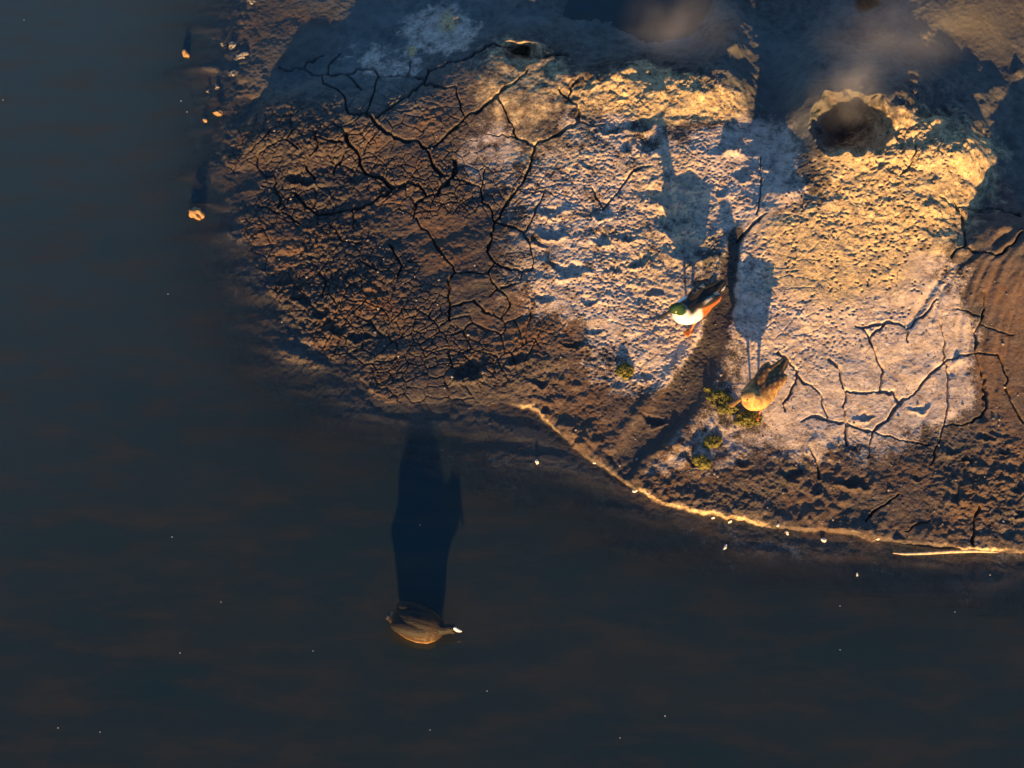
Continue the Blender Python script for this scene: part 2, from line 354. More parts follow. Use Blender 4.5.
# flow lines wrapping the smooth dome on the right
fl = np.hypot((PX-1075)/1.0, (PY-335)/1.35)+nw1*4
DZ += (np.sin(fl/3.4+nw1)*.0030+np.sin(fl/1.9+nw2*2)*.0022)*mx(blob(985, 300, 32, 90, 12, .5), blob(1010, 260, 50, 40))*.9
for pts, wd_, dp_ in [([(1022, 238), (1001, 262), (989, 300), (983, 340), (981, 380), (985, 420)], 3.2, .012), ([(1024, 252), (1010, 275), (1001, 310), (997, 350), (999, 390)], 2.6, .008), ([(1012, 234), (985, 255), (968, 288), (958, 330), (953, 372)], 3.0, .010),
                      ([(1005, 236), (976, 250), (948, 270), (926, 298), (908, 326)], 4.0, .013), ([(1018, 240), (992, 258), (977, 290), (970, 330), (968, 372)], 2.2, .008), ([(1024, 262), (1014, 290), (1008, 330), (1009, 370)], 2.2, .007), ([(1000, 240), (965, 262), (943, 290), (932, 322)], 2.4, .008)]:
    DZ -= dp_*np.exp(-((seg_dist(PX+nw1*5, PY+nw2*3, pts)/wd_)**2))
# small shelf edge by the mouth of the stream
sh = seg_dist(PX+wx, PY+wy, [(636, 474), (650, 456), (664, 449), (696, 445), (713, 424)])
DZ += .016*np.exp(-(sh/4.0)**2)
# hollows and footprints; each throws its near edge's shadow into itself
HOL = [(299, 179, 14, 6), (284, 282, 10, 5), (301, 299, 10, 6), (319, 313, 9, 6), (338, 330, 9, 5), (358, 337, 9, 5), (552, 212, 13, 5), (605, 238, 8, 8), (574, 269, 15, 8), (552, 233, 12, 5), (536, 243, 8, 4), (630, 236, 10, 4), (601, 215, 8, 4),
       (539, 298, 9, 5), (516, 358, 9, 5), (468, 368, 16, 11), (628, 145, 7, 6), (643, 124, 16, 7), (650, 143, 9, 10), (542, 383, 6, 6), (646, 376, 6, 5), (547, 411, 5, 5), (861, 416, 9, 4), (916, 406, 8, 4), (796, 474, 10, 8), (816, 490, 7, 6), (854, 482, 16, 5),
       (915, 477, 6, 4), (955, 449, 7, 4), (1015, 490, 9, 5), (955, 500, 7, 8), (696, 459, 9, 6), (741, 460, 7, 6), (653, 419, 8, 6), (985, 437, 8, 4), (1003, 452, 6, 3), (968, 462, 7, 4), (1020, 515, 8, 5), (740, 545, 1, 1), (690, 250, 20, 10), (672, 220, 20, 14), (660, 195, 18, 12), (690, 178, 16, 10),
       (700, 285, 9, 5), (560, 265, 9, 5), (590, 300, 9, 4), (615, 270, 7, 4), (640, 262, 9, 5), (595, 330, 8, 4), (575, 345, 10, 4), (610, 130, 9, 4), (585, 165, 8, 3), (655, 295, 12, 4), (800, 180, 12, 6), (775, 165, 10, 6), (740, 175, 9, 7), (722, 190, 8, 6)]
for cx, cy, rx, ry in HOL:
    m = (np.abs(PX-cx) < 3*rx) & (np.abs(PY-cy) < 4*ry)
    a = (PX[m]-cx)+wx[m]*1.5; b = (PY[m]-cy)+wy[m]*1.5
    d = np.hypot(a/rx, b/ry)
    dep = (.0022*(rx+ry)*.5+.010)*(.62 if cx > 520 else .8)
    DZ[m] += -dep*sm(1.15, .45, d)+dep*.55*np.exp(-((d-1.25)/.28)**2)*sm(-.3, .8, b/ry)
# knobs
KNOB = [(415, 52, 8, 5, .035), (457, 21, 9, 6, .04), (530, 3, 16, 5, .05), (733, 153, 9, 6, .04), (786, 196, 13, 8, .05), (768, 134, 14, 7, .035), (733, 47, 7, 5, .03), (823, 99, 11, 11, .05), (935, 120, 8, 6, .03), (905, 112, 9, 7, .04), (878, 104, 8, 4, .03), (932, 208, 12, 5, .03), (1003, 228, 14, 6, .03),
        (1018, 75, 8, 6, .03), (700, 92, 12, 6, .02), (660, 96, 10, 5, .02), (955, 362, 7, 5, .018), (640, 104, 14, 5, .02)]
for cx, cy, rx, ry, h in KNOB:
    d = np.hypot((PX-cx+wx)/rx, (PY-cy+wy)/ry); DZ += h*np.exp(-d**2*1.1)
# yellow sinter knobs on the pot's shoulder
rg = 1-np.abs(fbm(X*8+n_mid*.35, Y*9, 3, 101, .55)); rg2 = 1-np.abs(fbm(X*17, Y*18+n_mid*.3, 3, 111, .55))
DZ += ((rg-.6)*.024+(rg2-.6)*.012)*mx(blob(920, 130, 55, 45), .7*blob(660, 85, 100, 28), .5*blob(880, 200, 100, 50))

# cracks ------------------------------------------------------------------
CR = [  # (width px, points)
 (3.4, [(352, 114), (365, 113), (375, 123), (385, 132), (403, 138), (421, 142), (429, 152), (435, 168), (440, 176)]),
 (2.6, [(375, 117), (398, 101), (416, 89), (426, 79), (429, 71), (444, 65), (460, 60), (478, 53), (492, 45), (510, 46)]),
 (2.2, [(426, 82), (444, 87), (456, 85), (458, 99), (464, 115)]),
 (2.4, [(366, 112), (373, 94), (380, 76), (373, 70), (357, 71), (345, 76)]), (2.0, [(380, 76), (408, 76), (426, 78)]), (1.8, [(408, 76), (411, 63)]),
 (2.2, [(279, 68), (304, 68), (309, 61), (324, 56)]), (1.8, [(304, 68), (312, 74), (328, 75), (345, 76), (360, 88)]), (2.0, [(328, 75), (331, 63), (338, 56)]), (2.0, [(322, 77), (324, 85), (337, 89), (345, 97), (347, 109), (350, 114)]),
 (3.8, [(345, 130), (347, 142), (357, 152), (363, 169), (373, 175), (385, 178), (394, 188)]),
 (3.2, [(454, 157), (454, 179), (436, 194), (416, 202)]), (3.0, [(427, 196), (418, 184), (406, 181), (394, 188), (378, 199), (362, 208), (342, 211), (322, 212), (307, 208), (299, 200), (294, 193)]),
 (2.0, [(440, 176), (454, 179)]), (1.8, [(416, 202), (413, 220)]), (1.6, [(352, 210), (355, 230)]),
 (2.2, [(416, 218), (429, 233), (439, 251), (452, 265), (455, 273), (448, 284), (450, 306), (449, 322)]),
 (2.4, [(279, 208), (280, 198), (274, 186), (274, 176), (266, 175), (256, 165), (257, 155), (269, 143), (286, 138), (294, 146), (298, 149)]), (1.8, [(286, 138), (294, 129)]), (2.2, [(316, 128), (317, 147), (308, 157), (307, 168), (314, 178)]),
 (1.8, [(317, 136), (342, 142)]), (1.8, [(345, 152), (335, 165), (335, 175)]), (1.8, [(376, 134), (362, 152)]), (1.6, [(250, 150), (262, 135), (270, 128)]), (1.5, [(258, 205), (285, 215), (300, 222)]),
 (2.8, [(429, 146), (444, 137), (455, 127), (465, 117), (478, 110), (496, 95), (512, 82), (527, 70)]), (2.6, [(532, 58), (549, 54), (567, 55)]),
 (2.2, [(497, 96), (506, 112), (515, 137), (536, 145)]), (1.3, [(486, 135), (515, 137)]), (2.4, [(559, 88), (569, 99), (578, 107), (578, 121), (562, 132), (535, 146)]), (1.4, [(569, 99), (572, 84), (580, 78)]), (1.2, [(578, 121), (592, 127), (606, 125)]),
 (2.8, [(535, 146), (528, 168), (521, 184), (516, 190), (502, 206), (500, 217), (493, 222), (492, 239), (486, 251), (495, 264), (506, 268), (524, 272), (533, 268)]),
 (2.4, [(453, 180), (465, 181), (481, 189), (484, 178)]), (1.6, [(484, 178), (485, 168)]), (2.2, [(481, 189), (482, 204), (493, 209), (493, 222)]),
 (2.0, [(493, 222), (506, 227), (524, 231), (534, 214), (544, 195), (546, 191), (526, 194), (516, 190)]), (2.0, [(524, 231), (528, 246), (533, 259), (533, 268)]),
 (1.6, [(455, 273), (473, 273), (488, 275), (495, 264)]), (1.8, [(488, 275), (497, 288), (491, 297)]), (1.8, [(524, 272), (520, 284), (501, 287)]), (1.8, [(450, 306), (473, 301), (488, 312)]), (1.5, [(497, 288), (510, 300), (504, 315)]),
 (2.0, [(592, 186), (601, 200), (604, 208), (618, 192), (628, 173), (633, 168), (651, 165)]),
 (1.8, [(919, 143), (912, 160), (902, 175)]), (1.8, [(761, 158), (761, 195), (757, 215)]), (2.6, [(767, 214), (748, 228), (736, 242)]),
 (2.6, [(957, 197), (967, 227), (966, 242), (952, 256)]), (2.2, [(969, 246), (996, 254), (1012, 244), (1022, 232)]), (1.8, [(940, 196), (957, 205), (990, 207), (1022, 214)]),
 (2.4, [(863, 328), (888, 321), (908, 328), (929, 311), (936, 298)]), (1.6, [(908, 328), (908, 342)]), (1.8, [(888, 321), (870, 336)]), (2.2, [(857, 324), (868, 337), (875, 351), (882, 372), (882, 392)]),
 (2.6, [(828, 360), (838, 368), (843, 387), (852, 393), (880, 393), (894, 391), (899, 402), (887, 419), (872, 431), (854, 427), (827, 419), (814, 416), (801, 421)]), (2.4, [(846, 390), (844, 421), (848, 444)]), (1.8, [(872, 431), (869, 459)]),
 (2.6, [(777, 351), (789, 362), (799, 377), (806, 384)]), (2.2, [(799, 377), (790, 392), (782, 405), (785, 412)]),
 (2.0, [(899, 402), (915, 395), (924, 382), (936, 369), (959, 355), (977, 353), (999, 355), (1006, 378), (1011, 402), (1023, 422)]),
 (2.2, [(984, 290), (984, 308), (982, 323), (976, 330), (977, 353), (986, 385), (986, 408), (972, 424)]), (1.2, [(955, 308), (982, 315)]), (1.4, [(942, 325), (944, 351), (949, 385), (946, 425), (929, 466)]), (1.2, [(982, 325), (1013, 335)]),
 (1.5, [(812, 447), (820, 477)]), (2.2, [(865, 522), (872, 511), (899, 496)]), (2.2, [(979, 507), (974, 518), (974, 545)]), (1.4, [(828, 419), (818, 390), (806, 384)]), (1.4, [(946, 425), (972, 424)]), (1.4, [(872, 431), (900, 440), (930, 445)]),
 (1.8, [(390, 245), (402, 262), (398, 280)]), (1.8, [(318, 270), (327, 281), (322, 296)]), (1.4, [(360, 260), (376, 270)]), (1.4, [(330, 225), (345, 240), (360, 243)]), (1.4, [(905, 530), (930, 520)])]
# every crack gets a slightly wandering course
cx_ = PX+fbm(PX/9, PY/9, 2, 201)*1.7; cy_ = PY+fbm(PX/9, PY/9, 2, 211)*1.7
CRK = np.zeros_like(Z); LINE = np.zeros(Z.shape, bool)
for wd, pts in CR:
    xs_ = [p[0] for p in pts]; ys_ = [p[1] for p in pts]
    i0, i1 = np.searchsorted(AX, [min(xs_)-12, max(xs_)+12]); j0, j1 = np.searchsorted(AY, [min(ys_)-12, max(ys_)+12])
    s = np.s_[j0:j1, i0:i1]
    d = seg_dist(cx_[s], cy_[s], pts)
    wv = wd*.50*np.clip(1+.40*vn(PX[s]/13, PY[s]/13, 7)+.2*vn(PX[s]/3.1, PY[s]/3.1, 9), .3, 2)
    dep = .018+.010*wd
    CRK[s] = np.maximum(CRK[s], dep*(1-sm(.35, 1.25, d/wv))-.004*np.exp(-((d-wv*1.9)/1.5)**2)*(wd > 1.7)*(1-sm(.35, 1.25, d/wv)))
    LINE[s] |= d < .62
DZ -= CRK
# hairline network in the drier skin
f1, f2 = worley(X*9+nw1*.6, Y*10+nw2*.6, 121)
DZ -= .017*sm(.075, .015, f2-f1)*np.clip(.95*lobe+.25*crust_zone, 0, 1)*sm(-.1, .3, vn(X*3, Y*3, 19)+.2)*inl
f1, f2 = worley(X*17+nw1*.9, Y*19+nw2*.9, 123)
DZ -= .012*sm(.09, .02, f2-f1)*lobe*sm(-.1, .3, vn(X*4, Y*4, 29)+.1)*inl
f1, f2 = worley(X*25+n_mid*.2, Y*27, 125)
DZ -= sm(.26, .10, f1)*.016*np.clip(mx(yz_, .6*crust_zone), 0, 1)*(hsh(np.floor(X*12), np.floor(Y*12), 4) > .45)
ZF = Z+DZ*np.where(infr, 1, .6)
ZF = np.where((sdist < -2) & (PX > 400) & (PY > 300), np.minimum(ZF, -.004), ZF)
ZF = np.where((PX < 440) & (sdist < -60), np.minimum(ZF, -.004), ZF)
CO = np.stack([X, Y, ZF], -1).reshape(-1, 3)
NY, NX = Z.shape
ids = np.arange(NY*NX).reshape(NY, NX)
Q = np.stack([ids[1:, :-1], ids[1:, 1:], ids[:-1, 1:], ids[:-1, :-1]], -1).reshape(-1, 4)
ZONES = np.stack([crust, yellow, wet_shade, rust], -1).reshape(-1, 4)
# plates of mud wholly ringed by cracks become pieces of their own
bar = (LINE[1:, :-1] | LINE[1:, 1:] | LINE[:-1, 1:] | LINE[:-1, :-1])
lab = np.where(bar, -1, 0); lab[(Z[:-1, :-1] < 0)] = -1
H_, W_ = lab.shape; L = lab.ravel().tolist(); cells = []; nl = 0
for s0 in range(0, H_*W_, 53):
    if L[s0] != 0: continue
    nl += 1; L[s0] = nl; st = [s0]; cnt = 0
    while st:
        p = st.pop(); cnt += 1
        x = p % W_
        if x > 0 and L[p-1] == 0: L[p-1] = nl; st.append(p-1)
        if x < W_-1 and L[p+1] == 0: L[p+1] = nl; st.append(p+1)
        if p >= W_ and L[p-W_] == 0: L[p-W_] = nl; st.append(p-W_)
        if p < (H_-1)*W_ and L[p+W_] == 0: L[p+W_] = nl; st.append(p+W_)
    cells.append((nl, cnt))
L = np.array(L); big = max(cells, key=lambda c: c[1])[0]
plate_ids = [c for c, n in cells if c != big and 160 < n < 40000]
def ground_piece(name, sel, parent=None):
    q = Q[sel]; u, inv = np.unique(q, return_inverse=True)
    me = quad_mesh(name, CO[u], inv.reshape(-1, 4))
    b_ = me.attributes.new('clay_shade', 'FLOAT', 'POINT'); b_.data.foreach_set('value', CLAY_SHADE[u].astype(np.float32))
    a = me.attributes.new('zones', 'FLOAT_COLOR', 'POINT'); a.data.foreach_set('color', ZONES[u].astype(np.float32).ravel())
    me.materials.append(M_MUD)
    o = bpy.data.objects.new(name, me); col.objects.link(o); o.parent = parent
    return o
mud = ground_piece('mud_flat', ~np.isin(L, plate_ids)); tag(mud, kind='structure')
for c in plate_ids: ground_piece('mud_plate', L == c, mud)
print('plates', len(plate_ids), 'verts', len(CO))

def ground(px, py):
    i = int(np.argmin(abs(AX-px))); j = int(np.argmin(abs(AY-py)))
    return np.array([X[j, i], Y[j, i], ZF[j, i]])
def ground_xy(x, y):
    z = .1
    for _ in range(6):
        p = proj(x, y, z); z = ground(p[0], p[1])[2]
    return z

# ------------------------------------------------------------------ water
gx = np.concatenate([-np.geomspace(400, 5.2, 24), np.arange(-5, 6.2, .02), np.geomspace(6.5, 400, 24)])
gy = np.concatenate([-np.geomspace(400, 4.4, 24), np.arange(-4.2, 5.5, .02), np.geomspace(5.8, 400, 24)])
GX, GY = np.meshgrid(gx, gy)
near = (np.abs(GX) < 6.3) & (np.abs(GY) < 5.6)
qx, qy = proj(np.where(near, GX, 0), np.where(near, GY, 0), 0.0)
ii = np.clip(np.searchsorted(AX, qx.ravel()), 0, NX-1); jj = np.clip(np.searchsorted(AY, qy.ravel()), 0, NY-1)
dep = np.where(near.ravel(), np.clip(-ZF[jj, ii], 0, .7), .7)
n2 = np.arange(GX.size).reshape(GX.shape)
wq = np.stack([n2[:-1, :-1], n2[:-1, 1:], n2[1:, 1:], n2[1:, :-1]], -1).reshape(-1, 4)
wm = quad_mesh('water', np.stack([GX, GY, 0*GX], -1).reshape(-1, 3), wq)
a = wm.attributes.new('depth', 'FLOAT', 'POINT'); a.data.foreach_set('value', dep.astype(np.float32))
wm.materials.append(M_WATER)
wo = bpy.data.objects.new('water', wm); col.objects.link(wo); tag(wo, kind='structure')

pu = np.linspace(-1, 1, 41); UX, UY = np.meshgrid(pu, pu)
px_, py_ = 655+92*UX*np.sqrt(1-UY*UY/2), 18+52*UY*np.sqrt(1-UX*UX/2)
p0 = np.stack(at(px_, py_, .135+0*px_), -1).reshape(-1, 3); n3 = np.arange(41*41).reshape(41, 41)
pm = quad_mesh('pool_water', p0, np.stack([n3[1:, :-1], n3[1:, 1:], n3[:-1, 1:], n3[:-1, :-1]], -1).reshape(-1, 4))
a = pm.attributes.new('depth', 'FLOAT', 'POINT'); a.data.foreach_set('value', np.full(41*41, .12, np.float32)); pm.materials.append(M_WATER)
tag(bpy.data.objects.new('pool_water', pm), kind='structure'); col.objects.link(bpy.data.objects['pool_water'])

# ------------------------------------------------------------------ birds
def loft(bm, st, n=20):
    rings = []
    for cx, cz, wdt, hu, hd in st:
        rings.append([bm.verts.new((cx, wdt*math.cos(t), cz+(hu if math.sin(t) > 0 else hd)*math.sin(t))) for t in [2*math.pi*i/n for i in range(n)]])
    for a, b in zip(rings[:-1], rings[1:]):
        for i in range(n): bm.faces.new((a[i], a[(i+1) % n], b[(i+1) % n], b[i]))
    bm.faces.new(rings[0][::-1]); bm.faces.new(rings[-1])
def tube(bm, pts, n=10):
    """pts: (x, y, z, radius)"""
    rings = []
    P = [np.array(p[:3], float) for p in pts]
    for k, p in enumerate(pts):
        t = P[min(k+1, len(P)-1)]-P[max(k-1, 0)]; t /= np.linalg.norm(t)+1e-9
        a = np.cross(t, (0, 1, 0)); a = a if np.linalg.norm(a) > .2 else np.cross(t, (1, 0, 0)); a /= np.linalg.norm(a); b = np.cross(t, a)
        rings.append([bm.verts.new(tuple(P[k]+p[3]*(a*math.cos(s)+b*math.sin(s)))) for s in [2*math.pi*i/n for i in range(n)]])
    for a, b in zip(rings[:-1], rings[1:]):
        for i in range(n): bm.faces.new((a[i], a[(i+1) % n], b[(i+1) % n], b[i]))
    bm.faces.new(rings[0][::-1]); bm.faces.new(rings[-1])
def ell(bm, c, r, rot=(0, 0, 0)):
    from mathutils import Matrix, Euler
    m = Matrix.Translation(c) @ Euler(rot).to_matrix().to_4x4() @ Matrix.Diagonal((*r, 1))
    bmesh.ops.create_uvsphere(bm, u_segments=20, v_segments=12, radius=1, matrix=m)
def prism(bm, poly, z0, z1):
    a = [bm.verts.new((x, y, z0)) for x, y in poly]; b = [bm.verts.new((x, y, z1)) for x, y in poly]
    n = len(poly); bm.faces.new(a[::-1]); bm.faces.new(b)
    for i in range(n): bm.faces.new((a[i], a[(i+1) % n], b[(i+1) % n], b[i]))
def fuse(bm, voxel, smooth):
    """weld the pieces of a body into one continuous skin"""
    bmesh.ops.recalc_face_normals(bm, faces=bm.faces)
    me = bpy.data.meshes.new('tmp'); bm.to_mesh(me); bm.free()
    o = bpy.data.objects.new('tmp', me); col.objects.link(o)
    m = o.modifiers.new('r', 'REMESH'); m.mode = 'VOXEL'; m.voxel_size = voxel; m.use_smooth_shade = True
    s = o.modifiers.new('s', 'SMOOTH'); s.factor = .5; s.iterations = smooth
    r = bpy.data.meshes.new_from_object(o.evaluated_get(bpy.context.evaluated_depsgraph_get()))
    bpy.data.objects.remove(o); bpy.data.meshes.remove(me)
    return r
def rotz(p, c, a):
    x, y = p[0]-c[0], p[1]-c[1]; return (c[0]+x*math.cos(a)-y*math.sin(a), c[1]+x*math.sin(a)+y*math.cos(a), p[2])
def lerp3(a, b, t): return a+(b-a)*t[:, None]
def make_bird(name, kind, loc, rz, yaw, label, cat, group=None, pitch=0, roll=0):
    root = empty(name, loc); root.rotation_euler = (roll, pitch, rz); tag(root, label, cat, group)
    bm = bmesh.new()
    if kind == 'coot':
        loft(bm, [(-.185, .055, .012, .008, .008), (-.165, .055, .035, .022, .02), (-.12, .05, .074, .078, .05), (-.06, .045, .094, .104, .07), (0, .04, .100, .108, .075), (.06, .04, .090, .094, .075), (.10, .045, .066, .062, .06), (.125, .05, .04, .04, .04), (.135, .05, .015, .015, .015)])
        for s in (1, -1): ell(bm, (-.03, .045*s, .092), (.125, .050, .046), (0, .10, -.10*s))
        prism(bm, [(-.15, .03), (-.19, .022), (-.195, -.022), (-.15, -.03)], .052, .064)
        neck = (.10, 0, .07); hc = (.168, 0, .088); hr = (.037, .026, .027)
        tube(bm, [(.085, 0, .06, .045), (.115, 0, .068, .037), (.14, 0, .078, .029), (.16, 0, .087, .024)])
    else:
        loft(bm, [(-.185, .195, .02, .012, .012), (-.16, .192, .04, .028, .03), (-.11, .184, .064, .048, .05), (-.05, .176, .082, .062, .068), (.02, .174, .09, .066, .074), (.08, .18, .086, .066, .07), (.125, .192, .068, .056, .06), (.155, .202, .042, .04, .042), (.168, .205, .016, .016, .016)])
        for s in (1, -1):
            ell(bm, (-.028, .038*s, .204), (.125, .040, .044), (0, .07, -.21*s))
            tube(bm, [(-.10, .034*s, .222, .022), (-.17, .016*s, .224, .013), (-.225, .008*s, .222, .007)])   # folded flight feathers
            lx = .015+(.035 if s > 0 else -.02)
            tube(bm, [(.0, .042*s, .125, .022), (.002, .044*s, .10, .010), (lx*.6, .046*s, .05, .0065), (lx, .048*s, .012, .0065)])
            prism(bm, [(lx-.012, .048*s), (lx+.045, .048*s+.026), (lx+.056, .048*s), (lx+.045, .048*s-.026)], .0, .009)
        prism(bm, [(-.15, .036), (-.205, .034), (-.245, .014), (-.25, 0), (-.245, -.014), (-.205, -.034), (-.15, -.036)], .190, .201)
        neck = (.125, 0, .24); hc = (.165, 0, .312); hr = (.043, .031, .034)
        tube(bm, [(.10, 0, .205, .055), (.125, 0, .245, .040), (.14, 0, .28, .031), (.152, 0, .305, .027)])
    hc = rotz(hc, neck, yaw)
    ell(bm, hc, hr, (0, .12, yaw))
    me = fuse(bm, .0034, 3)
    n = len(me.vertices); P = np.empty(n*3, np.float32); me.vertices.foreach_get('co', P); P = P.reshape(-1, 3).astype(float)
    x, y, z = P.T; ay = np.abs(y)
    hd = np.hypot(np.hypot(x-hc[0], y-hc[1]), z-hc[2])
    C = np.zeros((n, 3)); nz = fbm(x*60+5, y*60+z*40, 3, 5)
    def put(mask, c): C[:] = C*(1-mask[:, None])+np.array(c)*mask[:, None]
    if kind == 'coot':
        C[:] = (.034, .020, .012); put(np.clip(nz*.7+.05, 0, .6)*sm(.11, .07, z), (.13, .075, .03)); put(sm(.06, .03, z)*.8, (.30, .17, .06)); put(sm(.085, .115, x)*.9, (.030, .017, .009))  # sunlit gold painted into the lower flank, shade into the darker top
        put(sm(.085, .12, z)*sm(.12, .0, x), (.014, .012, .012)); put(sm(.085, .05, hd), (.012, .012, .013)); put(sm(-.15, -.185, x)*sm(-.2, .4, nz), (.16, .14, .12))
    elif kind == 'drake':
        C[:] = (.42, .10, .02)                                                     # chestnut flank and belly
        put(sm(.005, .04, x+.25*(z-.2)), (.90, .88, .84))                             # white breast
        put(sm(.219, .236, z)*sm(.125, .07, x), (.016, .015, .015))                    # dark back
        put(sm(.030, .045, ay)*sm(.062, .05, ay)*sm(.0, -.05, x)*sm(.205, .215, z)*sm(-.1, .2, nz+.15), (.50, .46, .42))
        put(sm(-.105, -.125, x)*sm(.215, .20, z), (.80, .78, .74)); put(sm(-.15, -.165, x), (.02, .02, .02)); put(sm(-.17, -.2, x)*sm(.02, .034, ay)*sm(.215, .2, z), (.75, .72, .68))
        put(sm(.115, .06, hd)*sm(.245, .268, z), (.010, .045, .012))
    else:
        C[:] = (.48, .30, .11); put(np.clip(np.sin(x*150+nz*2.2)*.5+.25+nz*.3, 0, .75), (.15, .08, .03))
        put(sm(.21, .24, z)*sm(.10, .02, x), (.095, .048, .022)); put(sm(.22, .235, z)*sm(.09, .0, x)*sm(.1, .6, np.sin(x*120)*np.sin(y*160)), (.22, .14, .07))
        put(sm(.02, .12, x)*sm(.235, .20, z)*.75, (.55, .37, .13))  # low-sun yellow put into the breast colour
        put(sm(.115, .06, hd)*sm(.25, .275, z), (.42, .28, .11)); put(sm(.02, .004, np.abs(z-hc[2]-.026))*sm(.05, .03, hd)*.8, (.10, .06, .03))
        put(sm(-.17, -.2, x), (.14, .09, .05))
    if kind != 'coot': put(sm(.112, .098, z), (.50, .15, .03))
    at_ = me.attributes.new('plumage', 'FLOAT_COLOR', 'POINT'); at_.data.foreach_set('color', np.c_[C, np.ones(n)].astype(np.float32).ravel())
    me.materials.clear(); me.materials.append(M_FEATHER); me.name = 'body'
    o = bpy.data.objects.new('body', me); col.objects.link(o); o.parent = root
    # bill and eyes turn with the head
    bm = bmesh.new()
    if kind == 'coot':
        loft(bm, [(.026, .006, .010, .014, .010), (.040, -.002, .010, .011, .008), (.055, -.008, .006, .006, .005), (.066, -.012, .002, .002, .002)], 12)
        ell(bm, (.027, 0, .017), (.010, .009, .014), (0, -.5, 0)); mb = M_BILL_W
    else:
        loft(bm, [(.034, 0, .011, .012, .010), (.055, -.007, .010, .008, .007), (.08, -.013, .013, .006, .006), (.10, -.017, .016, .005, .005), (.112, -.019, .012, .004, .004), (.118, -.02, .005, .002, .002)], 14)
        mb = M_BILL if kind == 'drake' else M_BILL_T
    bmesh.ops.recalc_face_normals(bm, faces=bm.faces)
    bme = bpy.data.meshes.new('bill'); bm.to_mesh(bme); bm.free(); bme.polygons.foreach_set('use_smooth', [True]*len(bme.polygons)); bme.materials.append(mb)
    bo = bpy.data.objects.new('bill', bme); col.objects.link(bo); bo.parent = root; bo.location = hc; bo.rotation_euler = (0, .08, yaw)
    for s in (1, -1):
        bm = bmesh.new(); ell(bm, (.018, hr[1]*.86*s, .010), (.006, .0035, .006)); em = bpy.data.meshes.new('eye'); bm.to_mesh(em); bm.free(); em.polygons.foreach_set('use_smooth', [True]*len(em.polygons))
        em.materials.append(M_EYE_Y if kind == 'drake' else M_EYE_D)
        eo = bpy.data.objects.new('eye', em); col.objects.link(eo); eo.parent = root; eo.location = hc; eo.rotation_euler = (0, 0, yaw)
    return root
def bird_at(name, kind, mid, zmid, tail, front, yaw, label, cat, group=None, off=0.0, **kw):
    """stand a bird where its mid body is seen at a pixel, heading from one pixel to another"""
    h = .174 if kind != 'coot' else .04
    g = ground(*zmid)[2] if kind != 'coot' else 0.0
    c = at(mid[0], mid[1], g+h); t = at(tail[0], tail[1], g+h+.02); f = at(front[0], front[1], g+h)
    rz = math.atan2(f[1]-t[1], f[0]-t[0])
    z = ground_xy(float(c[0]), float(c[1])) if kind != 'coot' else 0.0
    return make_bird(name, kind, (float(c[0]), float(c[1]), z+off), rz, yaw, label, cat, group, **kw)
bird_at('drake', 'drake', (695, 306), (694, 326), (720, 281), (674, 317), R(-12), 'drake duck with white breast, chestnut side and dark green head standing on the mud', 'duck', 'ducks on the mud')
bird_at('hen', 'hen', (762, 390), (759, 410), (779, 363), (747, 402), R(-24), 'mottled brown hen duck beside the olive algae clumps', 'duck', 'ducks on the mud')
bird_at('coot', 'coot', (421, 626), (421, 626), (392, 617), (450, 633), R(6), 'dark coot with a white bill swimming on the open water', 'coot', off=.012)

# ------------------------------------------------------------------ small things
def lump(name, px, py, rx, ry, rz_, mat, seed, label, cat, group=None, z=None, rough=.35, sub=3, rot=0.0):
    """an uneven lump, sizes in metres"""
    g = ground(px, py); zz = max(g[2], 0.0) if z is None else z
    c = at(px, py, zz)
    bm = bmesh.new(); bmesh.ops.create_icosphere(bm, subdivisions=sub, radius=1)
    V = np.array([v.co for v in bm.verts])
    n = fbm(V[:, 0]*1.6+V[:, 2]*.9+seed*3.1, V[:, 1]*1.6-V[:, 2]*.7+seed*1.7, 4, seed, .6)
    for v, k in zip(bm.verts, n): v.co = v.co*(1+rough*k)
    for v in bm.verts: v.co = (v.co.x*rx, v.co.y*ry, v.co.z*rz_ if v.co.z > 0 else v.co.z*rz_*.6)
    me = bpy.data.meshes.new(name); bm.to_mesh(me); bm.free()
    if sub >= 3: me.polygons.foreach_set('use_smooth', [True]*len(me.polygons))
    me.materials.append(mat)
    o = bpy.data.objects.new(name, me); col.objects.link(o); o.location = (float(c[0]), float(c[1]), zz+rz_*.15); o.rotation_euler = (0, 0, rot)
    return tag(o, label, cat, group)
lump('mud_clod', 186, 55, .022, .032, .022, M_CLOD, 3, 'small tan clod alone in the water off the upper left bank', 'clod', 'clods off the left bank', rough=.5)
lump('mud_clod', 196, 215, .045, .032, .030, M_CLOD, 5, 'largest rusty clod, alone in the water left of the cracked mud', 'clod', 'clods off the left bank', rough=.6)
lump('mud_clod', 205, 121, .014, .014, .014, M_CLOD, 8, 'tiny round tan clod just left of a bigger one by the bank', 'clod', 'clods off the left bank')
lump('mud_clod', 219, 114, .028, .020, .018, M_CLOD, 12, 'flat tan clod in the shallows touching the upper left bank', 'clod', 'clods off the left bank', rough=.5)
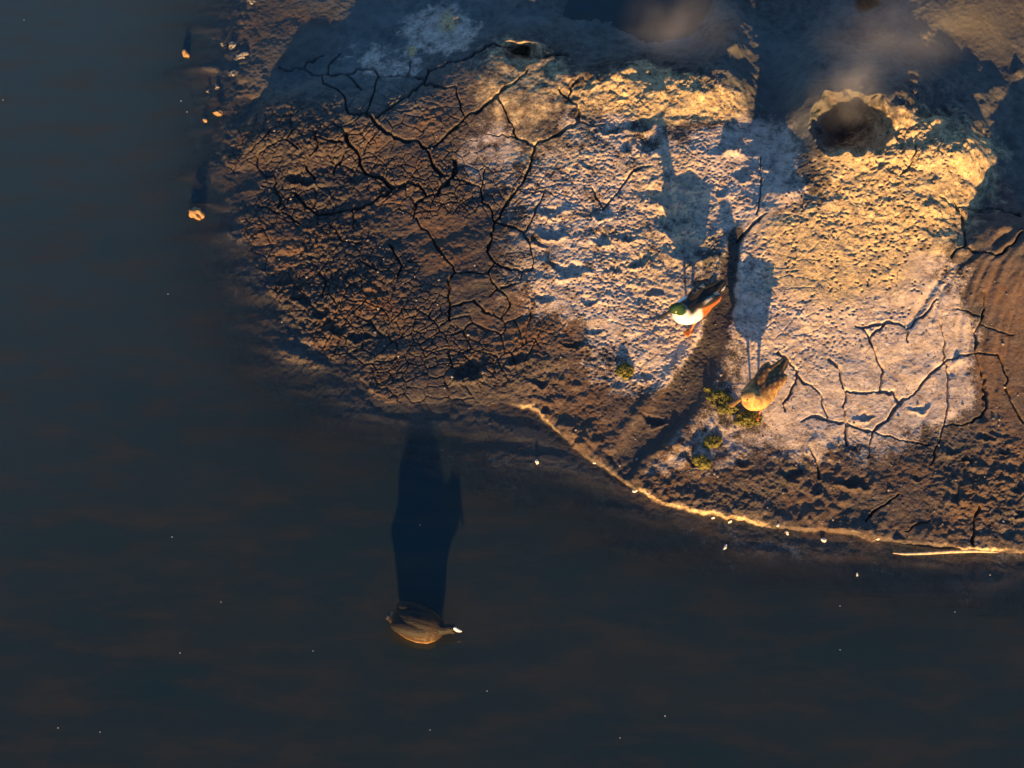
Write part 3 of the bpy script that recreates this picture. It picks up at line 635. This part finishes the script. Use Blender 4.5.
for i, (px, py, r, lb) in enumerate([(243, 57, .036, 'largest grey mineral chip in the shallows at the upper left bank'), (232, 74, .022, 'grey mineral chip just below the largest one by the upper left bank'), (217, 88, .016, 'small grey mineral chip left of the bank among the scattered chips'),
        (222, 45, .016, 'grey mineral chip above left of the largest chip'), (232, 46, .020, 'grey mineral chip directly above the largest chip'), (250, 82, .016, 'pale mineral chip at the edge of the shaded cracked mud'), (250, 3, .028, 'pale mineral chip at the very top of the left bank'), (208, 92, .010, 'tiniest grey chip farthest out from the upper left bank')]):
    lump('mineral_chip', px, py, r*1.1, r*.8, .012, M_CHIP, 30+i, lb, 'mineral chip', 'mineral chips along the upper left bank', rough=.8, rot=i, z=-.009)
FL = [(713, 518, .010, 'upper left of the white flecks touching the bright bank edge'), (730, 522, .013, 'flat white fleck lying along the bank edge right of the first'), (778, 525, .014, 'tall white fleck leaning on the bank above a flatter one'), (787, 533, .013, 'flat white fleck floating just under the bank'),
      (823, 540, .016, 'biggest round pale fleck floating below the bright bank'), (878, 539, .012, 'pale fleck caught on the bank left of the long twig'), (725, 547, .016, 'dull grey fleck floating well off the bank'), (537, 462, .014, 'pale fleck alone in the dark water left of the bank corner'),
      (594, 463, .010, 'pale fleck on the slanting left stretch of bright bank'), (635, 491, .012, 'left of the two close pale flecks at the bank corner'), (648, 493, .012, 'right of the two close pale flecks at the bank corner'), (857, 575, .009, 'small faint fleck on the water beyond the biggest fleck')]
for i, (px, py, r, lb) in enumerate(FL):
    lump('pale_fleck', px, py, r, r*.65, r*.7, M_PALE, 60+i, lb, 'fleck', 'pale flecks along the bank', rough=.5, sub=2, rot=i*.7)
for i, (px, py) in enumerate([(180, 653), (172, 537), (100, 732), (58, 728), (487, 691), (430, 730), (665, 716), (313, 651), (221, 602), (24, 20), (168, 294), (840, 650), (990, 575), (955, 612), (3, 100), (620, 738), (840, 606), (282, 322), (310, 345), (181, 101), (187, 112), (420, 525)]):
    lump('floating_fleck', px, py, .0038, .0032, .0025, M_PALE, 90+i, 'tiny pale fleck floating loose on the dark water', 'fleck', 'tiny flecks on the water', rough=.3, sub=1)
bm = bmesh.new(); rs = random.Random(11)
while len(bm.verts) < 380*12:
    px, py = rs.choice([(rs.uniform(245, 540), rs.uniform(120, 395)), (rs.uniform(560, 760), rs.uniform(130, 480)), (rs.uniform(760, 1020), rs.uniform(260, 530))])
    if not inside(np.array([px]), np.array([py]), SHORE+[(1400, -300)])[0]: continue
    g = ground(px, py); q = rs.choice([.004, .004, .005, .006, .009])
    for v in bmesh.ops.create_icosphere(bm, subdivisions=1, radius=1)['verts']:
        k2 = q*rs.uniform(.6, 1.3); v.co = (g[0]+v.co.x*k2, g[1]+v.co.y*k2, g[2]+q*.3+v.co.z*k2*.7)
me = bpy.data.meshes.new('mud_crumbs'); bm.to_mesh(me); bm.free(); me.materials.append(M_CHIP)
o = bpy.data.objects.new('mud_crumbs', me); col.objects.link(o); tag(o, kind='stuff')
def algae(px, py, rx, ry, h, rot, seed, label):
    g = ground(px, py); root = empty('algae_clump', tuple(g)); root.rotation_euler = (0, 0, rot); tag(root, label, 'algae', 'algae clumps on the mud')
    bm = bmesh.new(); rs = random.Random(seed)
    for k in range(46):
        t = rs.uniform(0, 6.283); q = math.sqrt(rs.random()); x, y = rx*q*math.cos(t), ry*q*math.sin(t)
        s = rs.uniform(.010, .022); zz = h*(1-q*q)*rs.uniform(.3, 1)
        r0 = bmesh.ops.create_icosphere(bm, subdivisions=2, radius=1)['verts']
        for v in r0:
            k2 = 1+.5*rs.uniform(-.6, .6); v.co = (x+v.co.x*s*k2, y+v.co.y*s*k2*.8, zz+v.co.z*s*.8*k2)
    me = bpy.data.meshes.new('mound'); bm.to_mesh(me); bm.free(); me.materials.append(M_ALGAE)
    o = bpy.data.objects.new('mound', me); col.objects.link(o); o.parent = root
    bm = bmesh.new()
    for k in range(160):
        t = rs.uniform(0, 6.283); q = math.sqrt(rs.random()); x, y = rx*q*math.cos(t), ry*q*math.sin(t); zz = h*(1-q*q)+.008
        a = rs.uniform(0, 6.283); l = rs.uniform(.012, .026); wv = .003
        p = [(x-wv*math.sin(a), y+wv*math.cos(a), zz), (x+wv*math.sin(a), y-wv*math.cos(a), zz), (x+l*math.cos(a), y+l*math.sin(a), zz+rs.uniform(.0, .014))]
        bm.faces.new([bm.verts.new(c) for c in p])
    me = bpy.data.meshes.new('fronds'); bm.to_mesh(me); bm.free(); me.materials.append(M_ALGAE)
    o = bpy.data.objects.new('fronds', me); col.objects.link(o); o.parent = root; tag(o, kind='stuff')
algae(721, 402, .115, .055, .035, -.75, 1, 'long dark olive algae clump to the left of the brown duck')
algae(748, 420, .070, .050, .030, .1, 2, 'rounded olive algae clump in front of the brown duck')
algae(625, 371, .045, .045, .028, 0, 3, 'yellow green algae clump alone on the mud left of the wet channel')
algae(702, 463, .045, .028, .02, -.4, 4, 'small yellowish algae clump low down near the bank')
algae(712, 442, .05, .028, .018, 0.2, 5, 'thin flat algae clump below the long dark one')
# twig
P = [(893, 553), (905, 554), (925, 553.2), (950, 551.6), (975, 551), (998, 552.5)]
bm = bmesh.new(); tube(bm, [(*[float(c) for c in at(x, y, .012)], r) for (x, y), r in zip(P, (.004, .007, .0095, .0105, .009, .003))], 8)
bmesh.ops.recalc_face_normals(bm, faces=bm.faces)
me = bpy.data.meshes.new('twig'); bm.to_mesh(me); bm.free(); me.polygons.foreach_set('use_smooth', [True]*len(me.polygons)); me.materials.append(M_TWIG)
o = bpy.data.objects.new('twig', me); col.objects.link(o); tag(o, 'long thin pale twig lying in the water along the right bank', 'twig')

# ------------------------------------------------------------------ steam
def steam(px, py, z, rx, ry, rz_, dens, seed, rot=0.0):
    c = at(px, py, z)
    bm = bmesh.new(); bmesh.ops.create_icosphere(bm, subdivisions=3, radius=1)
    me = bpy.data.meshes.new('steam'); bm.to_mesh(me); bm.free()
    o = bpy.data.objects.new('steam', me); col.objects.link(o); o.location = [float(v) for v in c]; o.scale = (rx, ry, rz_); o.rotation_euler = (0, rot, 0)
    k = NT('steam'); t = k.n('ShaderNodeTexCoord').outputs['Object']
    r = k.n('ShaderNodeVectorMath', {0: t}, operation='LENGTH').outputs['Value']
    fall = k.math('POWER', k.math('MAXIMUM', k.math('SUBTRACT', 1.0, r), 0.0), 1.3)
    nz = k.ramp(k.noise(k.n('ShaderNodeVectorMath', {0: t, 1: (seed, 0, 0)}, operation='ADD').outputs[0], 1.7, 4, .55), .34, .74)
    v = k.n('ShaderNodeVolumePrincipled', {'Color': (.9, .9, .92, 1), 'Density': k.math('MULTIPLY', k.math('MULTIPLY', fall, nz), dens), 'Anisotropy': 0.0})
    k.link(v.outputs[0], k.out.inputs['Volume']); k.t.nodes.remove(k.b)
    me.materials.append(k.m); tag(o, kind='stuff')
steam(680, 28, .40, .46, .34, .32, .9, 1.0)
steam(850, 92, .62, .30, .26, .34, 1.7, 5.0, .2)
steam(895, 35, .75, .60, .34, .34, 0.9, 9.0)
